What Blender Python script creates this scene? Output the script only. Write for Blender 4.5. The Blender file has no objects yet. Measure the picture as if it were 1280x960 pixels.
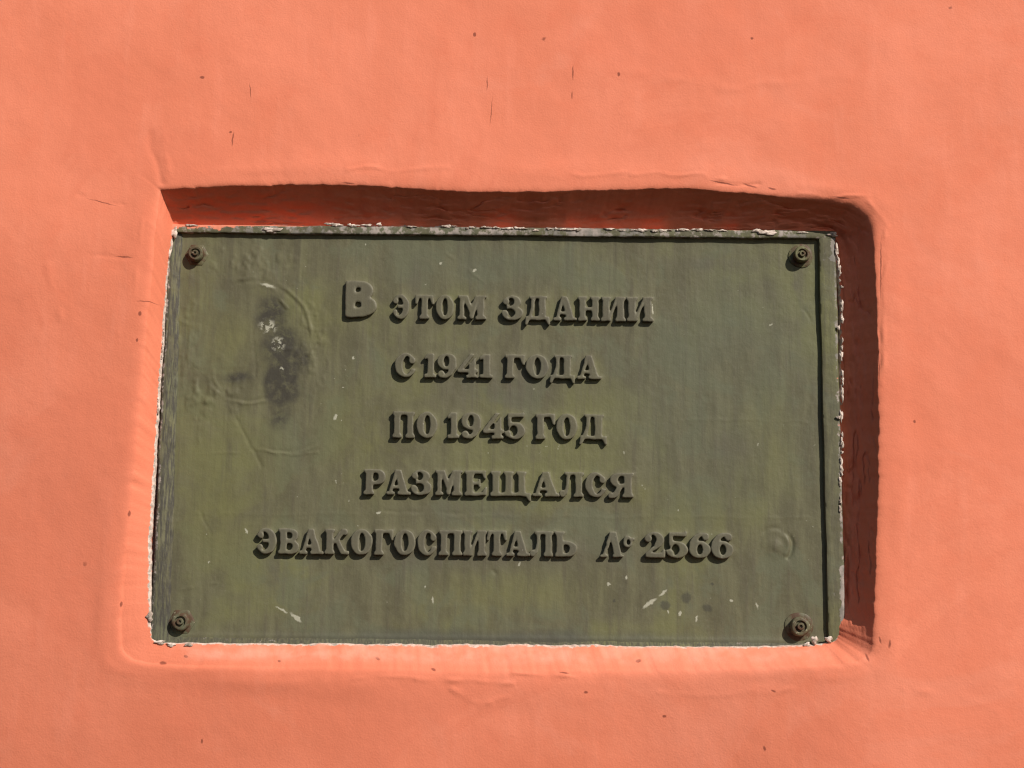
import bpy, math, random
import numpy as np
from mathutils import Matrix, Vector

SC = bpy.context.scene
COL = SC.collection
rad = math.radians

# ------------------------------------------------------------------ camera
F_PX = 2030.0                      # focal length for a 1280 px wide frame
PITCH, ROLL = rad(10.0), rad(0.55)
fw = Vector((0, math.cos(PITCH), math.sin(PITCH)))
rt0 = Vector((1, 0, 0))
up0 = rt0.cross(fw)
rt = rt0 * math.cos(ROLL) + up0 * math.sin(ROLL)
up = up0 * math.cos(ROLL) - rt0 * math.sin(ROLL)
DIST = 1.46                        # camera to plate plane
D_RIM = 0.0265                     # depth of the niche (front of plaque border)
D_PLATE = D_RIM + 0.0050           # depth of the plaque field
_d = fw + rt * ((622 - 640) / F_PX) + up * ((480 - 548) / F_PX)
_t = DIST / _d.y
CAM = Vector((-_d.x * _t, D_PLATE - DIST, 1.90 - _d.z * _t))
cam = bpy.data.cameras.new('camera')
cam.sensor_width = 36.0
cam.lens = 36.0 * F_PX / 1280.0
cam.clip_start, cam.clip_end = 0.05, 100
cam_o = bpy.data.objects.new('camera', cam)
COL.objects.link(cam_o)
m = Matrix((rt, up, -fw)).transposed().to_4x4()
m.translation = CAM
cam_o.matrix_world = m
SC.camera = cam_o

# ------------------------------------------------------------------ light
SUN = Vector((0.87, -1.0, 0.93)).normalized()      # towards the sun
elev = math.asin(SUN.z)
azim = math.atan2(SUN.x, SUN.y)
w = bpy.data.worlds.new('World'); SC.world = w; w.use_nodes = True
wn = w.node_tree
bg = wn.nodes['Background']; bg.inputs['Strength'].default_value = 0.062
sky = wn.nodes.new('ShaderNodeTexSky'); sky.sky_type = 'NISHITA'
sky.sun_disc = False; sky.sun_elevation = elev; sky.sun_rotation = azim
wn.links.new(sky.outputs[0], bg.inputs[0])
sl = bpy.data.lights.new('sun', 'SUN'); sl.energy = 4.9; sl.angle = rad(0.5); sl.color = (1.0, 0.95, 0.87)
so = bpy.data.objects.new('sun', sl); COL.objects.link(so)
so.rotation_euler = SUN.to_track_quat('Z', 'Y').to_euler(); so.location = (2, -3, 4)
SC.view_settings.view_transform = 'Standard'
SC.view_settings.look = 'None'
SC.view_settings.gamma = 1.0
SC.view_settings.exposure = 0.0
SC.view_settings.use_curve_mapping = False
SC.cycles.filter_width = 1.2

# ------------------------------------------------------------------ measuring and noise helpers
def at(px, py, dep):
    """point (x, z) of the plane y = dep that is measured at a pixel of the photograph"""
    d = fw + rt * ((px - 640) / F_PX) + up * ((480 - py) / F_PX)
    t = (dep - CAM.y) / d.y
    p = CAM + d * t
    return np.array((p.x, p.z))

PX = DIST / F_PX                   # metres per pixel at the plaque

def _h(ix, iy, seed):
    n = (ix.astype(np.int64) * 374761393 + iy.astype(np.int64) * 668265263 + seed * 1442695041) & 0xffffffff
    n = ((n ^ (n >> 13)) * 1274126177) & 0xffffffff
    n = ((n ^ (n >> 16)) * 2246822519) & 0xffffffff
    return ((n ^ (n >> 15)) & 0xffffff) / float(0xffffff) * 2 - 1

def vnoise(x, y, seed=0):
    ix, iy = np.floor(x), np.floor(y)
    fx, fy = x - ix, y - iy
    ux, uy = fx * fx * fx * (fx * (fx * 6 - 15) + 10), fy * fy * fy * (fy * (fy * 6 - 15) + 10)
    a, b = _h(ix, iy, seed), _h(ix + 1, iy, seed)
    c, d = _h(ix, iy + 1, seed), _h(ix + 1, iy + 1, seed)
    return (a + (b - a) * ux) * (1 - uy) + (c + (d - c) * ux) * uy

def fbm(x, y, sx, sy, octv=3, seed=0, gain=0.5):
    """value noise; sx, sy = feature size in metres; about -1..1"""
    x, y = np.asarray(x, float) / sx, np.asarray(y, float) / sy
    r, a, tot = 0, 1.0, 0
    for o in range(octv):
        c, s = math.cos(0.6 * o), math.sin(0.6 * o)
        if sx == sy:
            xx, yy = (x * c - y * s), (x * s + y * c)
        else:
            xx, yy = x, y
        r = r + a * vnoise(xx * 2 ** o + 13.7 * o, yy * 2 ** o + 7.1 * o, seed + o * 17)
        tot += a; a *= gain
    return r / tot

def sstep(a, b, x):
    t = np.clip((x - a) / (b - a), 0, 1)
    return t * t * (3 - 2 * t)

def mesh_obj(name, verts, faces, mat, parent=None, smooth=True, sharp=None):
    me = bpy.data.meshes.new(name)
    if isinstance(verts, np.ndarray): verts = verts.tolist()
    if isinstance(faces, np.ndarray): faces = faces.tolist()
    me.from_pydata(verts, [], faces)
    if smooth:
        me.polygons.foreach_set('use_smooth', [True] * len(me.polygons))
        if sharp: me.set_sharp_from_angle(angle=rad(sharp))
    me.materials.append(mat)
    me.update()
    o = bpy.data.objects.new(name, me)
    COL.objects.link(o)
    if parent: o.parent = parent
    return o

def attr(o, name, vals):
    a = o.data.attributes.new(name, 'FLOAT', 'POINT')
    a.data.foreach_set('value', np.asarray(vals, np.float32))

def grid_faces(nr, nc, wrap=False, flip=False):
    i, j = np.meshgrid(np.arange(nr - 1), np.arange(nc if wrap else nc - 1), indexing='ij')
    j2 = (j + 1) % nc
    f = np.stack([i * nc + j, i * nc + j2, (i + 1) * nc + j2, (i + 1) * nc + j], -1).reshape(-1, 4)
    return f[:, ::-1] if flip else f

# ------------------------------------------------------------------ material helpers
class NT:
    def __init__(s, name, rough=0.6, spec=0.3):
        s.m = bpy.data.materials.new(name); s.m.use_nodes = True
        s.t = s.m.node_tree
        s.b = s.t.nodes['Principled BSDF']
        s.b.inputs['Roughness'].default_value = rough
        s.b.inputs['Specular IOR Level'].default_value = spec
        s.co = s.t.nodes.new('ShaderNodeTexCoord').outputs['Object']
    def n(s, t, **k):
        nd = s.t.nodes.new(t)
        for a, v in k.items(): setattr(nd, a, v)
        return nd
    def set(s, sock, v):
        if isinstance(v, bpy.types.NodeSocket): s.t.links.new(v, sock)
        elif isinstance(v, tuple) and len(v) == 3 and sock.type == 'RGBA': sock.default_value = (*v, 1)
        else: sock.default_value = v
    def math(s, op, a, b=0.0, c=None, clamp=False):
        nd = s.n('ShaderNodeMath', operation=op, use_clamp=clamp)
        s.set(nd.inputs[0], a); s.set(nd.inputs[1], b)
        if c is not None: s.set(nd.inputs[2], c)
        return nd.outputs[0]
    def vmath(s, op, a, b):
        nd = s.n('ShaderNodeVectorMath', operation=op)
        s.set(nd.inputs[0], a)
        if op == 'SCALE': s.set(nd.inputs['Scale'], b)
        else: s.set(nd.inputs[1], b)
        return nd.outputs[0]
    def noise(s, scale, detail=3, rough=0.55, vec=None, stretch=None, dist=0.0, col=False):
        v = vec or s.co
        if stretch:
            v = s.vmath('MULTIPLY', v, stretch)
        nd = s.n('ShaderNodeTexNoise')
        s.set(nd.inputs['Vector'], v)
        nd.inputs['Scale'].default_value = scale; nd.inputs['Detail'].default_value = detail
        nd.inputs['Roughness'].default_value = rough; nd.inputs['Distortion'].default_value = dist
        return nd.outputs['Color' if col else 'Fac']
    def ramp(s, v, a, b, lo=0.0, hi=1.0, smooth=True):
        nd = s.n('ShaderNodeMapRange', interpolation_type='SMOOTHSTEP' if smooth else 'LINEAR')
        s.set(nd.inputs[0], v)
        for i, x in enumerate((a, b, lo, hi)): s.set(nd.inputs[i + 1], x)
        return nd.outputs[0]
    def mix(s, f, a, b, blend='MIX'):
        nd = s.n('ShaderNodeMix', data_type='RGBA', blend_type=blend)
        s.set(nd.inputs[0], f); s.set(nd.inputs[6], a); s.set(nd.inputs[7], b)
        return nd.outputs[2]
    def attr(s, name):
        return s.n('ShaderNodeAttribute', attribute_name=name).outputs['Fac']
    def warp(s, scale, amp, vec=None, detail=2):
        c = s.noise(scale, detail, vec=vec, col=True)
        c = s.vmath('SUBTRACT', c, (0.5, 0.5, 0.5))
        c = s.vmath('SCALE', c, amp)
        return s.vmath('ADD', vec or s.co, c)
    def marks(s, lst, dep, vec):
        """soft-edged marks: (px, py, half length px, half width px, angle deg, softness 0..1)"""
        out = None
        for (px, py, a, b, ang, soft) in lst:
            x, z = at(px, py, dep)
            nd = s.n('ShaderNodeMapping', vector_type='TEXTURE')
            if out is None:
                s.set(nd.inputs[0], vec)
            else:                                  # each mark waits for the one before: keeps the shader's stack small
                ch = s.n('ShaderNodeVectorMath', operation='MULTIPLY_ADD')
                s.set(ch.inputs[0], out); ch.inputs[1].default_value = (1e-9, 1e-9, 1e-9); s.set(ch.inputs[2], vec)
                s.set(nd.inputs[0], ch.outputs[0])
            nd.inputs['Location'].default_value = (x, 0, z)
            nd.inputs['Rotation'].default_value = (0, rad(ang), 0)
            nd.inputs['Scale'].default_value = (a * PX, 1000.0, b * PX)
            ln = s.n('ShaderNodeVectorMath', operation='LENGTH')
            s.set(ln.inputs[0], nd.outputs[0])
            v = s.ramp(ln.outputs['Value'], 1.0, 1.0 - soft)
            out = v if out is None else s.math('MAXIMUM', out, v)
        return out
    def bump(s, h, dist, strength=1.0, prev=None):
        nd = s.n('ShaderNodeBump')
        nd.inputs['Strength'].default_value = strength; nd.inputs['Distance'].default_value = dist
        s.set(nd.inputs['Height'], h)
        if prev: s.set(nd.inputs['Normal'], prev)
        return nd.outputs[0]
    def out(s, col, nrm=None, rough=None):
        s.set(s.b.inputs['Base Color'], col)
        if nrm: s.set(s.b.inputs['Normal'], nrm)
        if rough is not None: s.set(s.b.inputs['Roughness'], rough)
        return s.m

def wall_material():
    k = NT('coral_wall_paint', 0.75, 0.2)
    big = k.noise(5.0, 4, 0.6)
    mid = k.noise(26.0, 4, 0.6)
    brush = k.noise(1.0, 4, 0.6, stretch=(60, 60, 9))
    fine = k.noise(480.0, 3, 0.6)
    col = k.mix(k.ramp(big, 0.35, 0.68), (0.725, 0.207, 0.114), (0.79, 0.238, 0.138))
    col = k.mix(k.math('MULTIPLY', k.ramp(mid, 0.52, 0.75), 0.45), col, (0.73, 0.195, 0.108))
    col = k.mix(k.math('MULTIPLY', k.ramp(brush, 0.5, 0.75), 0.35), col, (0.84, 0.272, 0.168))
    col = k.mix(k.math('MULTIPLY', k.ramp(fine, 0.4, 0.8), 0.22), col, (0.62, 0.15, 0.08))
    over = k.ramp(k.noise(3.4, 5, 0.62, dist=1.2), 0.50, 0.54)                 # touched-up areas
    col = k.mix(k.math('MULTIPLY', over, 0.45), col, (0.71, 0.195, 0.108))
    fade_ = k.ramp(k.noise(7.5, 5, 0.65, dist=0.8), 0.54, 0.66)
    col = k.mix(k.math('MULTIPLY', fade_, 0.30), col, (0.78, 0.265, 0.168))
    # pits, dirt specks and hairline cracks
    v = k.warp(150.0, 0.0022)
    dark = k.marks([
        (253, 97, 4, 2.6, 10, .5), (593, 43, 2.4, 4, 0, .5), (773, 93, 2, 3.4, 0, .5), (940, 48, 2.4, 2.2, 0, .5),
        (716, 91, 1.3, 13, 0, .6), (715, 119, 1.2, 7, 0, .7), (609, 104, 1.0, 12, 3, .7), (614, 140, .8, 26, 4, .9),
        (291, 174, 1.3, 12, 4, .6), (288, 165, 2.2, 2, 0, .5), (313, 114, .9, 13, -8, .7), 
        (174, 391, 2.2, 4, 0, .5), (155, 321, 13, 1.2, 4, .6), (182, 376, 15, 1.0, 0, .7), (128, 253, 26, 1.0, 14, .8),
        (157, 640, 2.2, 5, 0, .5), (145, 754, 2.2, 4, 0, .5), (170, 424, 2, 3, 0, .5), 
        (197, 829, 6, 3, 5, .6), (226, 820, 3.2, 2.4, 0, .5), (345, 826, 3, 2, 0, .6),
        (470, 823, 4.5, 2, 20, .5), (541, 837, 4.4, 2.2, 25, .6), (800, 826, 4.6, 2.6, -18, .5), (706, 841, 8, 1.4, 8, .7),
        (733, 866, 3.5, 2.2, 10, .5), (832, 896, 3.2, 2.2, 0, .5), (968, 864, 3.6, 1.6, 20, .5),
        (246, 928, 2.0, 4, 0, .6), (958, 936, 2, 4, -15, .6), (1053, 577, 3, 5, 0, .5),
        (1143, 527, 2.2, 2.5, 0, .6), 
        (905, 229, 24, 1.3, 9, .6), (938, 232, 12, 1.6, 20, .6), (965, 236, 7, 1.6, 15, .6), (1052, 247, 16, 1.2, 6, .7),
        (1101, 335, 1.2, 55, 2, .8), (1099, 450, 1.1, 36, 0, .8), (1112, 805, 2, 7, 8, .7), (1100, 800, 1.4, 6, -12, .7),
        (436, 229, 11, 1.6, 6, .7), (1085, 822, 7, 2, 70, .7),
    ], 0.0, v)
    # scattered tiny pits
    pv = k.n('ShaderNodeTexVoronoi', feature='F1'); k.set(pv.inputs['Vector'], k.warp(300, 0.003)); pv.inputs['Scale'].default_value = 21
    pits = k.math('MULTIPLY', k.ramp(pv.outputs['Distance'], 0.055, 0.02), k.ramp(k.noise(11.0, 1), 0.60, 0.66))
    dirt = k.math('MAXIMUM', dark, pits)
    col = k.mix(k.math('MULTIPLY', dirt, 0.8), col, (0.20, 0.048, 0.028))
    # bare white crust where the wall meets the plaque
    edge = k.attr('crust')
    cn = k.noise(210.0, 4, 0.65)
    white = k.ramp(k.math('ADD', edge, k.math('MULTIPLY', k.math('SUBTRACT', cn, 0.5), 1.1)), 0.52, 0.68)
    wcol = k.mix(k.ramp(k.noise(330.0, 3), 0.4, 0.65), (0.66, 0.52, 0.44), (0.36, 0.29, 0.24))
    col = k.mix(white, col, wcol)
    dust = k.attr('dust')
    col = k.mix(k.math('MULTIPLY', dust, k.ramp(k.noise(60.0, 3), 0.3, 0.75)), col, (0.78, 0.30, 0.20))
    h = k.math('ADD', k.math('MULTIPLY', k.noise(620.0, 2), 0.8), k.math('MULTIPLY', k.noise(170.0, 2, 0.5), 0.5))
    h = k.math('ADD', h, k.math('MULTIPLY', brush, 0.8))
    nr = k.bump(h, 0.00032, 0.7)
    return k.out(col, nr, k.ramp(mid, 0.3, 0.7, 0.68, 0.85))

def plaque_material(name, kind):
    """one weathered olive paint for field, border, letters and bolts; kind adds what only that part shows"""
    k = NT(name, 0.55, 0.16)
    streak = k.noise(1.0, 4, 0.6, stretch=(62, 62, 15), dist=0.4)
    streak2 = k.noise(1.0, 3, 0.6, stretch=(230, 230, 16))
    patch = k.noise(9.0, 4, 0.6)
    patch2 = k.noise(17.0, 4, 0.62, dist=0.6)
    fine = k.noise(420.0, 3, 0.6)
    col = k.mix(k.ramp(streak, 0.38, 0.66), (0.108, 0.098, 0.058), (0.142, 0.132, 0.076))
    col = k.mix(k.math('MULTIPLY', k.ramp(patch, 0.45, 0.62), 0.8), col, (0.156, 0.152, 0.068))
    col = k.mix(k.math('MULTIPLY', k.ramp(patch2, 0.50, 0.62), 0.65), col, (0.124, 0.127, 0.078))
    col = k.mix(k.math('MULTIPLY', k.ramp(streak2, 0.5, 0.72), 0.4), col, (0.105, 0.089, 0.062))
    col = k.mix(k.math('MULTIPLY', k.ramp(fine, 0.5, 0.75), 0.25), col, (0.165, 0.156, 0.100))
    drip = k.noise(1.0, 4, 0.6, stretch=(95, 95, 6), dist=0.3)
    col = k.mix(k.math('MULTIPLY', k.ramp(drip, 0.56, 0.68), 0.4), col, (0.085, 0.074, 0.051))
    rough = k.ramp(patch2, 0.3, 0.7, 0.42, 0.62)
    nr = None
    h = k.math('ADD', k.math('MULTIPLY', streak2, 0.9), k.math('MULTIPLY', k.noise(190.0, 4, 0.65), 1.4))
    nr = k.bump(h, 0.0004, 0.6)
    if kind == 'field':
        v = k.warp(55.0, 0.010); vs = k.warp(280.0, 0.0042, detail=3)
        # yellow-green rubbed places
        yel = k.marks([(285, 420, 45, 62, 0, .9), (410, 400, 45, 70, 0, 1), (270, 640, 60, 70, 0, 1), (720, 390, 90, 35, 0, 1),
                       (640, 740, 170, 45, 0, 1), (880, 650, 120, 60, 0, 1), (800, 620, 30, 25, 0, 1), (960, 560, 60, 120, 0, 1)], D_PLATE, v)
        col = k.mix(k.math('MULTIPLY', yel, k.ramp(streak, 0.3, 0.65, 0.15, 0.75)), col, (0.152, 0.144, 0.062))
        cool = k.marks([(900, 470, 190, 240, 0, 1), (620, 330, 220, 50, 0, 1)], D_PLATE, v)
        col = k.mix(k.math('MULTIPLY', cool, k.ramp(patch, 0.35, 0.6, 0.25, 0.8)), col, (0.112, 0.116, 0.078))
        warm = k.marks([(280, 600, 120, 250, 0, 1), (470, 560, 120, 130, 0, 1)], D_PLATE, v)
        col = k.mix(k.math('MULTIPLY', warm, k.ramp(patch2, 0.4, 0.62, 0.1, 0.75)), col, (0.150, 0.142, 0.057))
        # grey soot blot with two lobes
        soot = k.marks([(340, 393, 28, 30, 0, .7), (350, 435, 30, 40, 0, .6), (352, 474, 29, 42, 0, .4), (350, 520, 20, 25, 0, 1), (300, 472, 26, 12, 0, .9), (376, 450, 20, 30, 0, .7)], D_PLATE, k.warp(38.0, 0.022, detail=5))
        sn = k.ramp(k.noise(120.0, 5, 0.7), 0.32, 0.56, 0.35, 1.0)
        col = k.mix(k.math('MULTIPLY', soot, sn), col, (0.056, 0.050, 0.038))
        # drips below the lines of lettering and grey-green run-off
        grey = k.marks([(600, 690, 320, 34, 0, .9), (600, 640, 130, 26, 0, .9), (345, 715, 26, 45, 0, .9), (900, 330, 110, 18, 0, 1), (520, 345, 14, 40, 0, .8),
                        (640, 480, 200, 60, 0, 1), (240, 350, 9, 30, 0, .9), (999, 352, 9, 34, 0, .9), (920, 560, 50, 30, 0, 1)], D_PLATE, v)
        col = k.mix(k.math('MULTIPLY', grey, k.ramp(streak, 0.35, 0.65, 0.1, 0.62)), col, (0.102, 0.090, 0.068))
        foot = k.marks([(625, 801, 440, 19, 0, .85)], D_PLATE, k.warp(30, 0.012))
        col = k.mix(k.math('MULTIPLY', foot, 0.75), col, (0.072, 0.070, 0.055))
        spots = k.marks([(858, 747, 8, 9, 20, .5), (832, 757, 8, 7, 30, .5), (884, 760, 9, 6, 20, .6), (768, 751, 2.5, 3, 0, .5), (890, 730, 4, 2, 0, .5)], D_PLATE, vs)
        col = k.mix(k.math('MULTIPLY', spots, 0.7), col, (0.062, 0.058, 0.043))
        # chipped pale paint
        pale = k.marks([(352, 762, 10, 1.8, 28, .5), (370, 772, 11, 3.2, 38, .5), (812, 754, 13, 3.0, -36, .5), (829, 741, 8, 2.4, -40, .6), (835, 765, 2, 3, 0, .6),
                        (850, 767, 2.2, 4, 10, .5), (871, 773, 2, 4.6, 20, .5), (914, 751, 3.2, 2.2, 0, .5), (946, 757, 2, 5, -25, .7), (761, 730, 4, 2.4, 10, .5), (783, 722, 2, 3.2, 0, .5),
                        (593, 338, 2.4, 4, 30, .5), (551, 329, 2.2, 2, 0, .6), (419, 521, 2.4, 5, 10, .5), (308, 664, 2.2, 4.4, -20, .6), (541, 750, 1.6, 6, 0, .7),
                        (335, 357, 12, 3, 14, .7), (531, 734, 2, 2, 0, .6), (473, 641, 4, 2, 0, .6), (815, 385, 1.6, 10, -8, .5), (442, 447, 2, 3, 0, .6)], D_PLATE, vs)
        fleck = k.math('MULTIPLY', k.marks([(335, 408, 15, 12, 20, .6), (348, 430, 11, 12, 0, .6), (352, 462, 4, 6, 0, .8)], D_PLATE, vs), k.ramp(k.noise(240.0, 3, 0.7), 0.50, 0.57))
        specks = k.math('MULTIPLY', k.ramp(k.noise(170.0, 2, 0.5), 0.74, 0.78), k.ramp(k.noise(14.0, 2), 0.5, 0.6))
        pm = k.math('MAXIMUM', k.math('MAXIMUM', pale, fleck), k.math('MULTIPLY', specks, 0.8))
        col = k.mix(k.math('MULTIPLY', pm, 0.85), col, (0.42, 0.40, 0.31))
    elif kind == 'border':
        g = k.attr('grime')
        gn = k.ramp(k.noise(1.0, 3, 0.65, stretch=(500, 500, 60)), 0.35, 0.62)
        col = k.mix(k.math('MULTIPLY', g, gn), col, (0.058, 0.052, 0.042))
        wn_ = k.attr('worn')
        chip = k.ramp(k.math('ADD', wn_, k.math('MULTIPLY', k.math('SUBTRACT', k.noise(130.0, 4, 0.65), 0.5), 1.3)), 0.5, 0.66)
        pc = k.mix(k.ramp(k.noise(60.0, 3), 0.42, 0.6), (0.36, 0.30, 0.265), (0.20, 0.18, 0.155))
        col = k.mix(chip, col, pc)
        ov = k.ramp(k.math('ADD', k.attr('overpaint'), k.math('MULTIPLY', k.math('SUBTRACT', k.noise(110.0, 4, 0.65), 0.5), 1.2)), 0.5, 0.6)
        col = k.mix(ov, col, (0.70, 0.24, 0.15))
    elif kind == 'letter':
        col = k.mix(0.55, col, (0.102, 0.089, 0.070))
        edge_light = k.math('MULTIPLY', k.attr('rim'), k.ramp(k.noise(150.0, 3, 0.6), 0.35, 0.6, 0.15, 0.8))      # pale highlight painted along the letter edges, broken up like rubbed paint
        col = k.mix(edge_light, col, (0.185, 0.170, 0.118))
        chip = k.ramp(k.noise(230.0, 3, 0.6), 0.70, 0.76)
        col = k.mix(k.math('MULTIPLY', chip, 0.6), col, (0.30, 0.27, 0.21))
    elif kind == 'bolt':
        col = k.mix(k.ramp(k.noise(120.0, 4, 0.65), 0.40, 0.60), col, (0.088, 0.050, 0.030))
        col = k.mix(k.math('MULTIPLY', k.ramp(k.noise(260.0, 2, 0.6), 0.66, 0.72), 0.8), col, (0.32, 0.29, 0.20))
    return k.out(col, nr, rough)

M_WALL = wall_material()
M_FIELD = plaque_material('olive_paint_field', 'field')
M_BORDER = plaque_material('olive_paint_border', 'border')
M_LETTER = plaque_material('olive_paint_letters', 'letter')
M_BOLT = plaque_material('olive_paint_bolts', 'bolt')

# ------------------------------------------------------------------ the wall with its hand-plastered niche
# each stretch of the niche: lip (wall surface) and foot (where plaster meets the plaque), as measured
STRETCH = [
    # top
    ([(200, 237), (250, 234), (300, 232), (400, 231), (470, 233), (530, 237), (590, 239), (690, 238.5), (770, 237), (850, 235), (905, 239), (960, 244), (1010, 249), (1050, 255)],
     [(217, 282), (300, 281), (400, 280), (480, 281), (560, 283), (640, 285), (720, 286.5), (820, 288), (900, 288), (960, 289.5), (1022, 291)]),
    # upper right corner
    ([(1050, 255), (1068, 260), (1081, 270), (1089, 284), (1093, 305)], [(1022, 291), (1034, 293), (1040, 298), (1045, 306), (1047, 316)]),
    # right
    ([(1093, 305), (1096, 370), (1098, 450), (1098, 540), (1097, 640), (1095, 720), (1092, 785)],
     [(1047, 316), (1051, 360), (1053, 420), (1053, 500), (1051, 600), (1049, 700), (1047, 775)]),
    # lower right corner
    ([(1092, 785), (1090, 808), (1084, 819), (1070, 825), (1045, 829)], [(1047, 775), (1048, 788), (1046, 797), (1038, 803), (1026, 806)]),
    # bottom
    ([(1045, 829), (960, 833), (850, 836), (700, 838), (550, 837), (400, 834), (300, 833), (215, 831)],
     [(1026, 806), (960, 808.5), (850, 809), (700, 808), (550, 807), (400, 806), (300, 805.5), (220, 804.5)]),
    # lower left corner
    ([(215, 831), (180, 828), (160, 821), (151, 808), (150, 785)], [(220, 804.5), (204, 804), (194, 802), (189, 796), (187, 782)]),
    # left
    ([(150, 785), (155, 720), (162, 650), (170, 570), (177, 490), (184, 400), (191, 320), (197, 262), (200, 237)],
     [(187, 782), (187, 720), (188, 660), (192, 590), (197, 510), (203, 420), (209, 345), (214, 305), (217, 282)]),
]
def resample(pts, n):
    """n points (the last one left out) evenly along a Catmull-Rom curve"""
    p = np.array(pts, float)
    e = np.vstack([2 * p[0] - p[1], p, 2 * p[-1] - p[-2]])
    out = []
    for i in range(len(p) - 1):
        t = np.linspace(0, 1, 40, endpoint=False)[:, None]
        a, b, c, d = e[i], e[i + 1], e[i + 2], e[i + 3]
        out.append(0.5 * (2 * b + (c - a) * t + (2 * a - 5 * b + 4 * c - d) * t * t + (3 * b - a - 3 * c + d) * t ** 3))
    q = np.vstack(out + [p[-1:]])
    s = np.concatenate([[0], np.cumsum(np.linalg.norm(np.diff(q, axis=0), axis=1))])
    u = np.linspace(0, s[-1], n, endpoint=False)
    return np.stack([np.interp(u, s, q[:, 0]), np.interp(u, s, q[:, 1])], 1)

STROKES = [(at(a, b, 0.0), at(c, d, 0.01), w_ * PX, h_) for a, b, c, d, w_, h_ in (        # trowel ridges and grooves
    (430, 211, 560, 216, 2.4, .0008), (690, 222, 790, 219, 2.4, .0007), (790, 219, 900, 226, 2.2, .0009), (880, 228, 950, 234, 2, -.0011), (1000, 243, 1085, 251, 2.2, .0009),
    (1085, 251, 1106, 290, 2.4, .0008), (1106, 290, 1104, 480, 2.2, .0007), (1101, 300, 1100, 470, 1.8, -.0010), (1112, 775, 1116, 815, 2.6, .0012), (1100, 806, 1084, 826, 2.4, -.0014),
    (440, 848, 520, 846, 2.4, .0009), (520, 846, 640, 856, 2.6, .0010), (640, 840, 722, 847, 2.2, .0010), (560, 860, 612, 884, 2.4, .0007), (600, 884, 636, 872, 2.2, .0005),
    (186, 168, 204, 232, 5, -.0012), (204, 160, 214, 215, 4, .0007), (110, 318, 172, 324, 2, -.0008), (100, 246, 158, 258, 2, -.0006), (180, 270, 172, 372, 2.4, .0006),
    (760, 88, 900, 110, 6, .0005), (880, 112, 1060, 100, 5, .0004), (60, 330, 76, 400, 5, .0005), (820, 870, 1000, 862, 3, .0005), (1130, 860, 1240, 884, 4, .0005))]
def wall_relief(x, z):
    """unevenness of the plastered face, depth in metres (positive = into the wall)"""
    r = 0.0010 * fbm(x, z, 0.33, 0.33, 2, 101)
    # the old wall falls away to the left (below the niche's top) and below it
    dx, dz = np.minimum(0, x + 0.02), np.minimum(0, z - 1.93)
    far = 0.5                                        # beyond the niche's surroundings it runs straight on
    r = r + np.where(dx > -far, 0.125 * dx * dx, 0.125 * far * (-2 * dx - far)) * (1 - sstep(1.78, 2.11, z))
    r = r + np.where(dz > -far, 0.19 * dz * dz, 0.19 * far * (-2 * dz - far)) * (1 - sstep(0.12, 0.36, x))
    for a, b, wd, am in STROKES:
        e = b - a
        wx = x + 0.003 * vnoise(x / 0.02, z / 0.02, 900); wz = z + 0.003 * vnoise(x / 0.02, z / 0.02, 901)
        t = np.clip(((wx - a[0]) * e[0] + (wz - a[1]) * e[1]) / (e @ e), 0, 1)
        q = np.hypot(wx - a[0] - t * e[0], wz - a[1] - t * e[1])
        r = r - am * np.exp(-(q / wd) ** 2) * (0.45 + 0.55 * vnoise(x / 0.012, z / 0.012, 902))
    r += 0.0008 * fbm(x * 0.9 - 0.43 * z, z * 0.9 + 0.43 * x, 0.08, 0.08, 3, 102)
    r += 0.00030 * fbm(x * 0.8 + 0.6 * z, z * 0.8 - 0.6 * x, 0.04, 0.04, 3, 103)
    c1, s1 = math.cos(0.5), math.sin(0.5)
    r += 0.00016 * fbm(x * c1 + z * s1, z * c1 - x * s1, 0.018, 0.018, 2, 106)
    r += 0.00007 * fbm(x, z, 0.0045, 0.0045, 3, 104)
    return r

lip, foot, side = [], [], []
for si, (a, b) in enumerate(STRETCH):
    ln = np.linalg.norm(np.diff(np.array(a, float), axis=0), axis=1).sum()
    n = max(12, int(ln / 1.9))
    if si in (1, 3, 5): n = max(n, 34)
    la, fb = resample(a, n), resample(b, n)
    for x, y in la:
        p = at(x, y, 0.0)
        p = at(x, y, float(wall_relief(p[0], p[1])))
        lip.append(p)
    foot += [at(x, y, D_RIM) for x, y in fb]
    side += [si] * n
lip, foot, side = np.array(lip), np.array(foot), np.array(side)
NS = len(lip)
arc = np.concatenate([[0], np.cumsum(np.linalg.norm(np.diff(lip, axis=0), axis=1))])
ctr = foot.mean(0)
# little unevenness of the lip along its length
rdir = lip - ctr; rdir /= np.linalg.norm(rdir, axis=1)[:, None]
closed = np.minimum(1, np.minimum(arc, arc[-1] - arc) / 0.01)
lip += rdir * (closed * (0.0010 * fbm(arc, arc * 0, 0.03, 1, 3, 5) + 0.0009 * fbm(arc, arc * 0, 0.007, 1, 3, 9) + 0.0016 * np.maximum(0, fbm(arc, arc * 0, 0.013, 1, 2, 15) - 0.35)))[:, None]
foot += rdir * (closed * (0.0011 * fbm(arc, arc * 0, 0.02, 1, 3, 25) + 0.0007 * fbm(arc, arc * 0, 0.005, 1, 2, 29)))[:, None]

# how strongly each sample belongs to the shaded (top, right) sides
topw = np.isin(side, (0,)).astype(float); rightw = np.isin(side, (1, 2)).astype(float)
botw = np.isin(side, (4,)).astype(float); leftw = np.isin(side, (6,)).astype(float)
def soften(a, k=41):
    ker = np.hanning(k); ker /= ker.sum()
    return np.convolve(np.concatenate([a[-k:], a, a[:k]]), ker, 'same')[k:-k]
topw, rightw, botw, leftw = map(soften, (topw, rightw, botw, leftw))
hollow = topw + rightw

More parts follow.
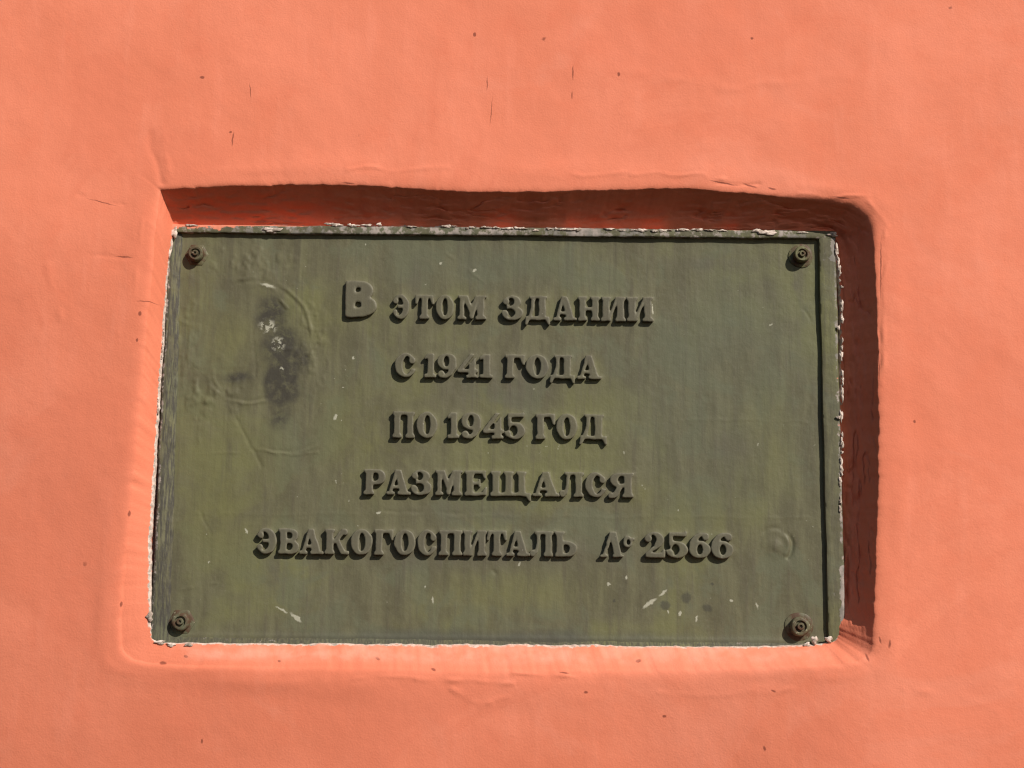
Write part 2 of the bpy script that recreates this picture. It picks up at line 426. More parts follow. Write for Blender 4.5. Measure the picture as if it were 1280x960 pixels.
OX, OZ0, OZ1 = 1.15, 0.0, 2.9
def outer(p):
    d = p - ctr
    tx = (OX if d[0] > 0 else -OX) - ctr[0]
    tz = (OZ1 if d[1] > 0 else OZ0) - ctr[1]
    t = min(tx / d[0] if abs(d[0]) > 1e-9 else 1e9, tz / d[1] if abs(d[1]) > 1e-9 else 1e9)
    return ctr + d * t
out_pts = np.array([outer(p) for p in lip])

rows, dust, crust = [], [], []
def ring(pos, dep, du, cr):
    rows.append(np.stack([pos[:, 0], dep, pos[:, 1]], 1)); dust.append(du * np.ones(NS)); crust.append(cr * np.ones(NS))
zero = np.zeros(NS)
# out over the face (dense as far as the picture reaches, coarser beyond)
span = np.linalg.norm(out_pts - lip, axis=1)
reach = np.minimum(0.40 / span, 0.9)
tt = [1.0, 0.62, 0.34, 0.16, 0.07, 0.02]
dense = np.linspace(1, 0, 150) ** 1.25
fr = [reach + (1 - reach) * t for t in tt] + [reach * d for d in dense]
corner = soften((side == 1).astype(float), 61)
# the sun's slope decides how far back lip and foot may lie so that the shaded sides keep the shadow to themselves
EZ, EX = lip[:, 1] - foot[:, 1], lip[:, 0] - foot[:, 0]
cast = np.where(side == 0, EZ * -SUN.y / SUN.z, np.where(side == 2, EX * -SUN.y / SUN.x, 0.0))
cc = side == 1
uu = np.linspace(0, 1, cc.sum())
cast[cc] = (1 - uu) * (EZ * -SUN.y / SUN.z)[cc] + uu * (EX * -SUN.y / SUN.x)[cc]
base_lip = wall_relief(lip[:, 0], lip[:, 1])
back = soften(np.clip(D_RIM + 0.0012 - cast - base_lip, 0.0006, 0.012) * np.isin(side, (0, 1, 2)), 61)
LIPD = 0.0006 + back + 0.0016 * (1 - hollow) * (1 - 0.6 * corner)
LIPR = 0.0020 + 0.5 * back + 0.0012 * (1 - hollow)
OVER = soften(np.clip(cast + base_lip + back - D_RIM, 0.0, 0.010) * np.isin(side, (0, 1, 2)), 41) + 0.0030 * hollow
print('cast', cast[side == 0][::60], cast[side == 2][::40], 'back', back[::60], 'over', OVER[::60])
for f in fr:
    pos = lip + (out_pts - lip) * f[:, None]
    d = f * span
    roundover = LIPD * np.exp(-(d / LIPR))
    # plaster is pushed up a little in a loose band round the niche
    band = -0.0010 * np.exp(-((d - 0.018) / 0.012) ** 2) * (0.5 + 0.5 * fbm(arc, d, 0.06, 0.02, 2, 44))
    ring(pos, wall_relief(pos[:, 0], pos[:, 1]) + roundover + band, 0, 0)
# down the splayed reveal
NP = 46
for i in range(1, NP + 1):
    t = i / NP
    pos = lip + (foot - lip) * t
    conc = 1 - (1 - t) ** 1.6                       # hollow profile on the top and right
    flat = t ** 0.92 * (1 - 0.25 * (1 - t))          # softly rounded on the lit sides
    g = hollow * conc + (1 - hollow) * flat
    fade = math.sin(math.pi * min(t * 1.15, 1.0)) ** 0.5 if t < 0.87 else math.sin(math.pi * t) ** 0.5
    rough = 0.0016 * fbm(arc, np.full(NS, t * 0.04), 0.045, 0.010, 3, 60) + 0.0011 * fbm(arc, np.full(NS, t * 0.04), 0.009, 0.0035, 3, 61)
    rough += 0.0011 * np.maximum(0, fbm(arc, np.full(NS, t * 0.04), 0.02, 0.009, 2, 66) - 0.35) * 3
    tq = np.full(NS, t * 0.04)
    gr = 1 - np.abs(fbm(arc + 0.6 * tq, tq, 0.040, 0.011, 3, 71)) * 7            # winding cracks
    rough = rough + 0.0036 * np.maximum(0, gr) * sstep(0.0, 0.35, fbm(arc, tq, 0.03, 0.02, 2, 73)) * hollow
    rough = rough + 0.0042 * np.maximum(0, fbm(arc, tq, 0.016, 0.007, 2, 75)) * hollow
    amp = 1.0 * hollow + 0.07 * (1 - hollow)
    lip_relief = wall_relief(lip[:, 0], lip[:, 1]) + LIPD
    dep = lip_relief * (1 - g) + (D_RIM + OVER) * g + rough * fade * amp
    ring(pos, dep, botw * sstep(0.1, 0.5, np.array(t)), np.clip((t - 0.80) / 0.20, 0, 1) * (0.62 + 0.15 * leftw + 0.1 * botw + 0.10 * topw))
# tuck in behind the border of the plaque
for k_, (inn, dd) in enumerate(((0.0012, 0.0012), (0.0016, 0.006), (0.0, 0.03))):
    pos = foot - rdir * inn
    ring(pos, D_RIM + OVER + dd + zero, 0, 0.9 if k_ == 0 else 0.5)
# close the wall behind: an outer edge and a back
NR = len(rows)
V = np.concatenate(rows)
back0 = np.stack([out_pts[:, 0], np.full(NS, 0.30), out_pts[:, 1]], 1)
hole = np.stack([foot[:, 0], np.full(NS, 0.30), foot[:, 1]], 1)
V = np.concatenate([V, back0, hole])
Fc = grid_faces(NR, NS, True)
o0 = NR * NS
j = np.arange(NS); j2 = (j + 1) % NS
edgef = np.stack([o0 + j, o0 + j2, j2, j], -1)
backf = np.stack([o0 + NS + j, o0 + NS + j2, o0 + j2, o0 + j], -1)
innf = np.stack([(NR - 1) * NS + j, (NR - 1) * NS + j2, o0 + NS + j2, o0 + NS + j], -1)
wall = mesh_obj('plastered_wall', V, np.concatenate([Fc, edgef, backf, innf])[:, ::-1], M_WALL)
z2 = np.zeros(2 * NS)
attr(wall, 'dust', np.concatenate(dust + [z2])); attr(wall, 'crust', np.concatenate(crust + [z2]))
wall['label'] = 'coral painted plaster wall with a recessed rough-edged niche around the plaque'
wall['category'] = 'wall'
wall['kind'] = 'structure'

# crumbs of bare mortar stuck along the foot of the niche
M_CRUMB = NT('bare_mortar', 0.9, 0.1)
M_CRUMB = M_CRUMB.out(M_CRUMB.mix(M_CRUMB.ramp(M_CRUMB.noise(260.0, 3), 0.4, 0.62), (0.70, 0.58, 0.50), (0.34, 0.27, 0.22)), M_CRUMB.bump(M_CRUMB.noise(500.0, 3), 0.0006, 0.8))
rng = random.Random(4)
def crumb(px, py, a, b, c, dep=D_RIM - 0.001, here=None):
    x, z = at(px, py, dep) if here is None else here
    vs, fs = [], []
    nu, nv = 12, 7
    for i in range(nv + 1):
        th = math.pi * i / nv
        for q in range(nu):
            ph = 2 * math.pi * q / nu
            r = 1 + 0.25 * math.sin(3 * ph + px) * math.sin(th) + 0.2 * math.sin(5 * ph + py) + 0.12 * math.cos(2 * th + py)
            vs.append((x + a * PX * r * math.sin(th) * math.cos(ph), dep + 0.5 * c * PX * r * math.cos(th), z + b * PX * r * math.sin(th) * math.sin(ph)))
    for i in range(nv):
        for q in range(nu):
            fs.append((i * nu + q, i * nu + (q + 1) % nu, (i + 1) * nu + (q + 1) % nu, (i + 1) * nu + q))
    mesh_obj('mortar_crumb', vs, fs, M_CRUMB, wall)
for c_ in ((1036, 799, 5, 4, 4), (1018, 800, 4, 5, 4), (1009, 806, 4.5, 3, 3), (1041, 293, 6, 3, 3), (1046, 312, 2, 8, 2),
           (340, 287, 12, 3, 3), (960, 291, 12, 3, 3),
           (218, 291, 4, 7, 3), (211, 315, 3, 10, 3), (187, 771, 4, 6, 4), (200, 803, 6, 3, 3), (214, 806, 5, 2.6, 3), (236, 806, 5, 2.4, 3), (1048, 522, 3.4, 2.4, 3), (1048, 410, 2, 3, 3)):
    crumb(*c_)

tops, rights, lefts = np.where(side == 0)[0], np.where(side == 2)[0], np.where(side == 6)[0]
for idx, n_, horiz in ((tops, 46, True), (rights, 34, False), (lefts, 10, False)):
    spot = rng.random()
    for q in range(n_):
        spot = (spot + rng.choice((0.006, 0.011, 0.02, 0.05))) % 1.0           # in loose clusters
        i = idx[int(spot * len(idx))]
        ln, th = rng.uniform(2.0, 7.5), rng.uniform(0.9, 2.3)
        p = foot[i] - rdir[i] * rng.uniform(-0.3, 1.4) * PX
        crumb(rng.uniform(0, 9), rng.uniform(0, 9), ln if horiz else th, th if horiz else ln, rng.uniform(2, 3.5), D_RIM - 0.0004, p)

# ------------------------------------------------------------------ the plaque
plaque = bpy.data.objects.new('memorial_plaque', None); COL.objects.link(plaque)
plaque.empty_display_size = 0.1
plaque['label'] = 'olive green cast metal memorial plaque with raised Cyrillic lettering, bolted inside the wall niche'
plaque['category'] = 'plaque'
TL, TR, BR, BL = at(217, 285, D_RIM), at(1046, 290, D_RIM), at(1049, 806, D_RIM), at(188, 805, D_RIM)
X0, X1 = (TL[0] + BL[0]) / 2, (TR[0] + BR[0]) / 2
Z1, Z0 = (TL[1] + TR[1]) / 2, (BL[1] + BR[1]) / 2
print('plaque', X0, X1, Z0, Z1, 'corners', TL, TR, BR, BL)
plaque.location = ((X0 + X1) / 2, D_PLATE, Z0)
def child(o):
    o.parent = plaque; o.matrix_parent_inverse = Matrix.Translation(-plaque.location)

# ---- glyphs: signed distance of heavy slab-serif Cyrillic letters, cap height 1
def R(x0, y0, x1, y1): return [(x0, y0), (x1, y0), (x1, y1), (x0, y1)]
def E(cx, cy, rx, ry, n=40): return [(cx + rx * math.cos(2 * math.pi * i / n), cy + ry * math.sin(2 * math.pi * i / n)) for i in range(n)]
def S(x, s=0.28, ser=0.07, y0=0, y1=1, st=0.12, top=True, bot=True):
    r = [R(x, y0, x + s, y1)]
    if bot: r.append([(x - ser, y0), (x + s + ser, y0), (x + s + ser, y0 + st * .8), (x + s, y0 + st * 1.5), (x, y0 + st * 1.5), (x - ser, y0 + st * .8)])
    if top: r.append([(x - ser, y1 - st * .8), (x, y1 - st * 1.5), (x + s, y1 - st * 1.5), (x + s + ser, y1 - st * .8), (x + s + ser, y1), (x - ser, y1)])
    return r
def A(*p):
    out = []
    for q in p:
        if isinstance(q[0], tuple): out.append(('+', q))
        else: out += [('+', k) for k in q]
    return out
def D(*p): return [('-', q) for q in p]
ringO = A(E(.42, .5, .42, .51)) + D(E(.42, .5, .12, .36))
G = {
    'Bb': (.86, A(R(0, 0, .5, 1), E(.44, .74, .34, .26), E(.46, .30, .40, .30), R(.2, 0, .46, .6), R(.2, .7, .44, 1)) + D(R(.27, .69, .42, .82), R(.27, .26, .44, .42))),
    'В': (.90, A(S(.07, .28), R(.2, .87, .5, 1), E(.52, .74, .32, .26), E(.54, .28, .35, .28), R(.2, 0, .5, .13), R(.3, .44, .52, .56)) + D(R(.35, .60, .47, .85), E(.47, .725, .10, .125), R(.35, .15, .49, .42), E(.49, .285, .11, .135))),
    'Э': (.80, A(E(.36, .5, .44, .51)) + D(E(.27, .5, .22, .36), R(-.3, .30, .12, .70)) + A(R(.2, .43, .55, .57), E(.13, .73, .13, .13), E(.11, .25, .12, .13))),
    'Т': (.84, A(R(.04, .86, .80, 1), [(0, .60), (.10, .60), (.20, .9), (.1, 1), (.02, 1)], [(.84, .60), (.74, .60), (.64, .9), (.74, 1), (.82, 1)], S(.28, .28, .08, top=False))),
    'О': (.84, ringO),
    'М': (1.14, A(S(.10, .17, .09, top=False), R(.02, .88, .3, 1), [(.10, 1), (.40, 1), (.66, .36), (.54, .02), (.50, .02)], [(.86, 1), (.70, 1), (.50, .40), (.54, .02), (.60, .02)], S(.76, .28, .08, top=False), R(.8, .88, 1.12, 1)) + D([(.27, .80), (.27, .13), (.36, .13), (.485, .2)])),
    'З': (.80, A(E(.38, .735, .35, .275), E(.38, .29, .42, .30)) + D(E(.30, .745, .15, .16), E(.29, .285, .20, .175), R(-.2, .40, .16, .66)) + A(R(.25, .46, .45, .58), E(.13, .76, .13, .13), E(.12, .24, .13, .14))),
    'Д': (1.04, A(R(.18, .88, .92, 1), [(.26, 1), (.42, 1), (.38, .5), (.28, .10), (.12, .10), (.24, .5)], R(.56, .05, .86, 1), R(.02, .02, 1.02, .16), [(.02, .14), (.0, -.19), (.09, -.19), (.20, .05), (.2, .14)], [(1.02, .14), (1.04, -.19), (.95, -.19), (.84, .05), (.84, .14)])),
    'А': (1.0, A([(.36, 1), (.60, 1), (.90, .06), (.55, .06)], [(.36, 1), (.50, 1), (.24, .06), (.11, .06)], R(.22, .24, .66, .36), R(0, 0, .36, .13), R(.46, 0, 1.0, .13))),
    'Н': (.98, A(S(.07, .28), S(.63, .28), R(.3, .42, .7, .56))),
    'И': (1.0, A(S(.07, .28), S(.65, .28), [(.30, .12), (.42, .12), (.70, .88), (.58, .88)])),
    'С': (.82, A(E(.42, .5, .42, .51)) + D(E(.47, .5, .16, .37), R(.60, .36, 1.2, .66)) + A(E(.68, .70, .13, .14), [(.56, .13), (.66, .10), (.82, .30), (.76, .34)])),
    '1': (.50, A(R(.14, 0, .42, 1), [(0, .72), (.16, .82), (.2, 1), (.14, 1), (0, .86)], R(.0, 0, .52, .14))),
    '9': (.80, A(E(.40, .67, .40, .34), [(.80, .68), (.78, .4), (.62, .12), (.4, -.01), (.2, .0), (.12, .1), (.3, .1), (.44, .22), (.5, .45), (.52, .6)], E(.17, .15, .14, .14)) + D(E(.38, .68, .11, .22))),
    '4': (.84, A([(.50, 1), (.70, 1), (.22, .36), (.02, .36)], R(.02, .22, .84, .36), R(.46, 0, .74, .62), [(.46, .5), (.74, .9), (.74, .5)], R(.36, 0, .84, .12))),
    '5': (.80, A(R(.12, .84, .74, 1.0), R(.10, .46, .24, 1), E(.38, .32, .42, .33)) + D(E(.33, .32, .15, .21), [(-.1, .30), (.14, .30), (.14, .62), (.10, .62), (-.1, .62)]) + A(R(.10, .46, .22, .9), [(.1, .47), (.2, .5), (.4, .58), (.3, .66), (.1, .64)], E(.13, .20, .13, .13), [(.62, .84), (.74, .84), (.78, .98), (.72, 1.06), (.66, 1)])),
    '6': (.82, A(E(.41, .33, .41, .34), [(.0, .32), (.03, .6), (.2, .9), (.42, 1.01), (.62, 1.0), (.7, .9), (.5, .9), (.36, .76), (.3, .5), (.28, .4)], E(.64, .84, .14, .15)) + D(E(.42, .33, .11, .21))),
    '2': (.80, A(E(.38, .70, .40, .31)) + D(E(.30, .70, .16, .18), R(-.3, .2, .10, .72), [(-.2, .62), (.2, .62), (.46, .5), (.3, .2), (-.2, .2)]) + A(E(.14, .74, .14, .14), [(.78, .68), (.66, .46), (.3, .24), (.10, .0), (.02, .06), (.06, .2), (.36, .44), (.46, .66)], R(.02, 0, .72, .2), [(.60, 0), (.80, 0), (.82, .32), (.74, .34), (.68, .2)])),
    'Г': (.80, A(S(.07, .28, top=False), R(0, .86, .78, 1), [(.80, .56), (.70, .56), (.58, .9), (.7, 1), (.80, 1)])),
    'П': (.98, A(S(.07, .28), S(.63, .28), R(.0, .86, .98, 1))),
    'Р': (.86, A(S(.07, .28), R(.2, .87, .5, 1), E(.50, .69, .35, .31), R(.3, .38, .52, .5)) + D(R(.35, .53, .45, .85), E(.45, .69, .10, .16))),
    'Е': (.90, A(S(.07, .28), R(.0, .87, .84, 1), R(.0, 0, .86, .13), [(.84, .66), (.76, .66), (.66, .9), (.84, 1)], [(.88, .36), (.80, .36), (.68, .1), (.86, 0)], R(.3, .44, .60, .56), R(.54, .34, .63, .66))),
    'Щ': (1.50, A(S(.06, .26, .06), S(.54, .26, .06), S(1.02, .26, .06), R(0, 0, 1.40, .14), [(1.3, .13), (1.50, .14), (1.50, -.20), (1.42, -.20), (1.32, 0)])),
    'Л': (1.0, A(R(.20, .87, 1.0, 1), S(.64, .28, .07), [(.30, 1), (.44, 1), (.40, .4), (.32, .12), (.16, -.01), (.06, .05), (.2, .18), (.28, .5)], E(.13, .13, .13, .14))),
    'Я': (.92, A(S(.56, .28), E(.40, .70, .34, .30), R(.4, .87, .7, 1), R(.36, .40, .6, .52), [(.34, .46), (.52, .46), (.34, .04), (.22, -.02), (.06, -.03), (.02, .07), (.14, .1)], E(.11, .08, .11, .11)) + D(R(.44, .54, .56, .85), E(.44, .70, .09, .155))),
    'К': (1.0, A(S(.07, .28), [(.32, .50), (.40, .62), (.56, .86), (.70, 1.01), (.86, 1.0), (.88, .86), (.78, .84), (.68, .7), (.50, .46), (.36, .40)], [(.40, .54), (.60, .58), (.84, .13), (1.0, .13), (1.0, 0), (.66, 0)], E(.82, .87, .12, .12))),
    'Ь': (.90, A(S(.07, .28), E(.54, .31, .36, .31), R(.2, 0, .54, .13), R(.3, .50, .54, .62)) + D(R(.35, .15, .48, .48), E(.48, .315, .11, .165))),
    '№': (1.34, A([(.04, 0), (.17, 0), (.47, .95), (.34, .95)], R(-.02, 0, .28, .10), [(.32, 1), (.62, 1), (.82, .0), (.54, .0)], R(.46, 0, .90, .10), E(1.05, .62, .19, .24)) + D(E(1.07, .60, .075, .12)) + A(E(1.25, .72, .09, .07))),
}
def sd_poly(P, poly):
    """signed distance of points P (n,2) to a polygon, negative inside"""
    v = np.array(poly, float); n = len(v)
    d = np.full(len(P), 1e9); s = np.ones(len(P))
    for i in range(n):
        a, b = v[i], v[i - 1]
        e, wv = b - a, P - a
        t = np.clip((wv @ e) / max(e @ e, 1e-12), 0, 1)
        q = wv - t[:, None] * e
        d = np.minimum(d, (q * q).sum(1))
        c1 = P[:, 1] >= a[1]; c2 = P[:, 1] < b[1]; c3 = e[0] * wv[:, 1] > e[1] * wv[:, 0]
        flip = (c1 & c2 & c3) | (~c1 & ~c2 & ~c3)
        s = np.where(flip, -s, s)
    return s * np.sqrt(d)
def glyph_sd(ch, P):
    d = np.full(len(P), 9.0)
    for op, poly in G[ch][1]:
        q = sd_poly(P, poly)
        d = np.minimum(d, q) if op == '+' else np.maximum(d, -q)
    return d

# (glyph, left px, right px) for each line with (top px, bottom px) at its two ends
LINES = [
    ((351, 396, 351, 396), [('Bb', 431, 471)]),
    ((368, 398, 371, 402), [('Э', 491, 512), ('Т', 518, 543), ('О', 544, 568), ('М', 571, 609), ('З', 628, 654), ('Д', 656, 688), ('А', 691, 721), ('Н', 722, 750), ('И', 751, 782), ('И', 783, 817)]),
    ((441, 471, 444, 474), [('С', 493, 520), ('1', 530, 545), ('9', 546, 571), ('4', 571, 598), ('1', 599, 616), ('Г', 631, 656), ('О', 657, 686), ('Д', 687, 719), ('А', 721, 752)]),
    ((514, 547, 518, 550), [('П', 490, 519), ('О', 520, 547), ('1', 559, 574), ('9', 576, 602), ('4', 603, 630), ('5', 631, 657), ('Г', 669, 694), ('О', 695, 722), ('Д', 724, 759)]),
    ((586, 618, 591, 622), [('Р', 454, 483), ('А', 482, 514), ('З', 514, 540), ('М', 543, 579), ('Е', 580, 610), ('Щ', 613, 664), ('А', 665, 700), ('Л', 699, 730), ('С', 731, 758), ('Я', 760, 793)]),
    ((660, 692, 666, 698), [('Э', 321, 346), ('В', 347, 375), ('А', 373, 405), ('К', 405, 437), ('О', 438, 466), ('Г', 467, 492), ('О', 492, 520), ('С', 521, 546), ('П', 548, 578), ('И', 578, 609), ('Т', 608, 634), ('А', 632, 663), ('Л', 662, 692), ('Ь', 693, 722),
                            ('№', 751, 794), ('2', 806, 831), ('5', 833, 860), ('6', 861, 888), ('6', 889, 917)]),
]
LET_H = 0.0050
LETTERS = []
for (t0, b0, t1, b1), items in LINES:
    xa, xb = items[0][1], items[-1][2]
    for ch, l, r in items:
        f = ((l + r) / 2 - xa) / max(1, xb - xa)
        tp, bt = t0 + (t1 - t0) * f, b0 + (b1 - b0) * f
        dpt = D_PLATE - LET_H
        p = at(l, bt, dpt); q = at(r, tp, dpt)
        pb = at((l + r) / 2, bt, dpt); pt = at((l + r) / 2, tp, dpt)
        LETTERS.append((ch, p[0], pb[1], q[0] - p[0], pt[1] - pb[1]))

def make_letter(ch, x0, z0, wid, hgt, idx):
    w0 = G[ch][0]
    kx = wid / w0                                    # metres per glyph unit, across and up
    res = 0.027
    gx = np.arange(-0.10, w0 + 0.12, res * hgt / kx); gy = np.arange(-0.26, 1.14, res)
    XX, YY = np.meshgrid(gx, gy)
    P = np.stack([XX.ravel(), YY.ravel()], 1)
    wob = 0.022 * np.stack([fbm(P[:, 0] + idx * 3.1, P[:, 1], 0.22, 0.22, 2, 7), fbm(P[:, 0] + idx * 3.1, P[:, 1], 0.22, 0.22, 2, 8)], 1)
    sd = glyph_sd(ch, P + wob) - 0.004
    sd = sd.reshape(XX.shape)
    # soften corners: thick paint
    k = np.array([1, 2, 1.0]); k /= k.sum()
    for _ in range(2):
        sd = np.apply_along_axis(lambda v: np.convolve(np.pad(v, 1, 'edge'), k, 'valid'), 0, sd)
        sd = np.apply_along_axis(lambda v: np.convolve(np.pad(v, 1, 'edge'), k, 'valid'), 1, sd)
    ny, nx = sd.shape
    gyv, gxv = np.gradient(sd)
    verts, faces, key, isb, rim = [], [], {}, {}, []
    def height(s):
        u = min(1.0, max(0.0, -s / 0.06))
        return LET_H * (0.82 + 0.18 * math.sqrt(1 - (1 - u) ** 2))
    def vert(kk, x, y, s):
        if kk in key: return key[kk]
        key[kk] = len(verts)
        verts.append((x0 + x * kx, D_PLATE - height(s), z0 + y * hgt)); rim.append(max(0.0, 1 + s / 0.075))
        return key[kk]
    bedges = []
    for i in range(ny - 1):
        row = sd[i:i + 2]
        if row.min() > 0: continue
        for j in range(nx - 1):
            c = ((i, j), (i, j + 1), (i + 1, j + 1), (i + 1, j))
            s = [sd[a] for a in c]
            if min(s) >= 0: continue
            poly, tag = [], []
            for a in range(4):
                b = (a + 1) % 4
                ca, cb, sa, sb = c[a], c[b], s[a], s[b]
                if sa < 0:
                    poly.append(vert(ca, gx[ca[1]], gy[ca[0]], sa)); tag.append(0)
                if (sa < 0) != (sb < 0):
                    f = sa / (sa - sb)
                    kk = (min(ca, cb), max(ca, cb))
                    if kk not in key:
                        x = gx[ca[1]] + (gx[cb[1]] - gx[ca[1]]) * f; y = gy[ca[0]] + (gy[cb[0]] - gy[ca[0]]) * f
                        v = vert(kk, x, y, 0.0)
                        g = np.array((gxv[ca] * (1 - f) + gxv[cb] * f, gyv[ca] * (1 - f) + gyv[cb] * f))
                        g /= max(1e-9, np.linalg.norm(g)); isb[v] = g
                    poly.append(key[kk]); tag.append(1)
            n = len(poly)
            if n < 3: continue
            faces.append(tuple(poly))
            for a in range(n):
                b = (a + 1) % n
                if tag[a] and tag[b]: bedges.append((poly[a], poly[b]))
    low = {}
    for v, g in isb.items():
        x, y, z = verts[v]
        low[v] = len(verts)
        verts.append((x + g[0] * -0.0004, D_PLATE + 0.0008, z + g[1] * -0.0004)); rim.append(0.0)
    for a, b in bedges:
        faces.append((b, a, low[a], low[b]))
    name = 'numeral' if ch in '1234569' else ('number_sign' if ch == '№' else 'letter')
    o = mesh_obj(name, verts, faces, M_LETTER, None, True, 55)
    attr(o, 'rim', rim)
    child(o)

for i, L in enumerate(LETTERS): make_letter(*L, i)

# ---- the field
BX = 0.0062
fx = np.arange(X0 + 0.001, X1 - 0.001, 0.00112); fz = np.arange(Z0 + 0.001, Z1 - 0.001, 0.00112)
XX, ZZ = np.meshgrid(fx, fz)
px_, pz_ = XX.ravel(), ZZ.ravel()
rel = 0.0007 * fbm(px_, pz_, 0.16, 0.12, 2, 301) + 0.00022 * fbm(px_, pz_, 0.03, 0.03, 3, 302)
rel += 0.00010 * fbm(px_, pz_, 0.006, 0.05, 2, 303) + 0.00012 * fbm(px_, pz_, 0.007, 0.007, 3, 304)
# fillet of thick paint round each letter
for idx, (ch, x0, z0, wid, hgt) in enumerate(LETTERS):
    mk = (px_ > x0 - 0.006) & (px_ < x0 + wid + 0.006) & (pz_ > z0 - 0.012) & (pz_ < z0 + hgt + 0.006)
    P = np.stack([(px_[mk] - x0) / wid * G[ch][0], (pz_[mk] - z0) / hgt], 1)
    sd = np.maximum(0, glyph_sd(ch, P)) * hgt
    rel[mk] += 0.0005 * np.exp(-sd / 0.0011)
# the scar of a round emblem: broken ridges on an oval, with crusted paint beside it
def scar(cpx, cpy, rx, ry, wd, amp, seed, lo=-9, hi=9):
    c = at(cpx, cpy, D_PLATE)
    dx, dz = (px_ - c[0]) / (rx * PX), (pz_ - c[1]) / (ry * PX)
    ang = np.arctan2(dz, dx)
    r = np.hypot(dx, dz) + 0.035 * fbm(px_, pz_, 0.02, 0.02, 2, seed)
    d = (r - 1) * min(rx, ry) * PX
    mod = sstep(-0.25, 0.45, fbm(px_, pz_, 0.022, 0.022, 2, seed + 3)) * ((ang > lo) & (ang < hi))
    return amp * np.exp(-(d / (wd * PX)) ** 2) * mod - 0.6 * amp * np.exp(-((d + 3.0 * PX) / (wd * 1.3 * PX)) ** 2) * mod
rel += scar(313, 425, 76, 82, 2.2, 0.0007, 410)
rel += scar(300, 405, 64, 50, 1.6, 0.0007, 430, 0.4, 3.0)
rel += scar(356, 520, 62, 48, 1.5, 0.0005, 450, -2.6, -0.7)
rel += scar(970, 681, 20, 21, 3.0, -0.0022, 472, -0.9, 2.6)
c = at(966, 684, D_PLATE); rel += 0.0018 * np.exp(-(((px_ - c[0]) / (11 * PX)) ** 2 + ((pz_ - c[1]) / (10 * PX)) ** 2)) * (0.6 + 0.5 * fbm(px_, pz_, 0.006, 0.006, 2, 77))
def rough_patch(cx, cy, rx, ry, amp, seed, s=0.006):
    c = at(cx, cy, D_PLATE)
    e = np.exp(-(((px_ - c[0]) / (rx * PX)) ** 2 + ((pz_ - c[1]) / (ry * PX)) ** 2))
    return amp * e * np.maximum(0, fbm(px_, pz_, s, s * 1.4, 2, seed) + 0.05)
rel += rough_patch(262, 490, 42, 38, 0.0016, 501) + rough_patch(315, 330, 60, 30, 0.0013, 502) + rough_patch(232, 430, 16, 70, 0.0012, 503) + rough_patch(390, 430, 22, 60, 0.0010, 504, 0.004)
wx_ = px_ + 0.0022 * fbm(px_, pz_, 0.016, 0.016, 2, 811); wz_ = pz_ + 0.0022 * fbm(px_, pz_, 0.016, 0.016, 2, 821)
rbrk = sstep(-0.5, 0.3, fbm(px_, pz_, 0.012, 0.012, 2, 831))
def ridge(ax, ay, bx, by, wd, amp):
    a, b = at(ax, ay, D_PLATE), at(bx, by, D_PLATE)
    e = b - a; t = np.clip(((wx_ - a[0]) * e[0] + (wz_ - a[1]) * e[1]) / (e @ e), 0, 1)
    d = np.hypot(wx_ - a[0] - t * e[0], wz_ - a[1] - t * e[1])
    return 0.75 * rbrk * amp * np.exp(-(d / (wd * PX)) ** 2)
for (a_, b_, c2, d2, w_, m_) in ((268, 474, 290, 512, 2, .0008), (290, 512, 328, 584, 1.6, -.0006), (322, 562, 356, 571, 1.6, .0005), (356, 571, 398, 566, 1.6, .0005), (316, 410, 318, 470, 1.6, -.0006),
                                 (475, 322, 520, 313, 1.6, .0004), (557, 315, 612, 358, 1.5, .0004), (252, 640, 262, 668, 1.6, -.0005), (1003, 385, 1012, 404, 1.6, -.0006), (250, 568, 300, 566, 1.5, .0003),
                                 (200, 641, 1020, 648, 2.2, .00022), (470, 640, 610, 641, 2, -.00035), (225, 738, 272, 728, 1.8, .0004), (611, 707, 619, 715, 2.2, -.0010), (850, 525, 1010, 528, 1.6, .0002),
                                 (330, 357, 345, 363, 3, .0007), (360, 435, 385, 436, 2, .0005), (250, 525, 250, 560, 1.5, .0005), (270, 755, 600, 757, 3, .0002)):
    rel += ridge(a_, b_, c2, d2, w_, m_)
# paint gathered along the sides
edge_d = np.minimum(np.minimum(px_ - X0, X1 - px_), np.minimum(pz_ - Z0, Z1 - pz_))
rel += 0.0010 * np.exp(-np.maximum(0, edge_d - BX) / 0.002)
Vf = np.stack([px_, D_PLATE - rel, pz_], 1)
nz, nx = XX.shape
ff = grid_faces(nz, nx)
# thickness: a back sheet joined round the edge
per = np.concatenate([np.arange(nx), np.arange(1, nz) * nx + nx - 1, (nz - 1) * nx + np.arange(nx - 2, -1, -1), np.arange(nz - 2, 0, -1) * nx])
nb = len(Vf)
Vb = Vf[per].copy(); Vb[:, 1] = D_PLATE + 0.010
kk = np.arange(len(per)); k2 = (kk + 1) % len(per)
fe = np.stack([per[k2], per[kk], nb + kk, nb + k2], -1)
faces = ff.tolist() + fe.tolist() + [tuple((nb + kk[::-1]).tolist())]
field = mesh_obj('plate', np.concatenate([Vf, Vb]), faces, M_FIELD, None, True, 60)
child(field)

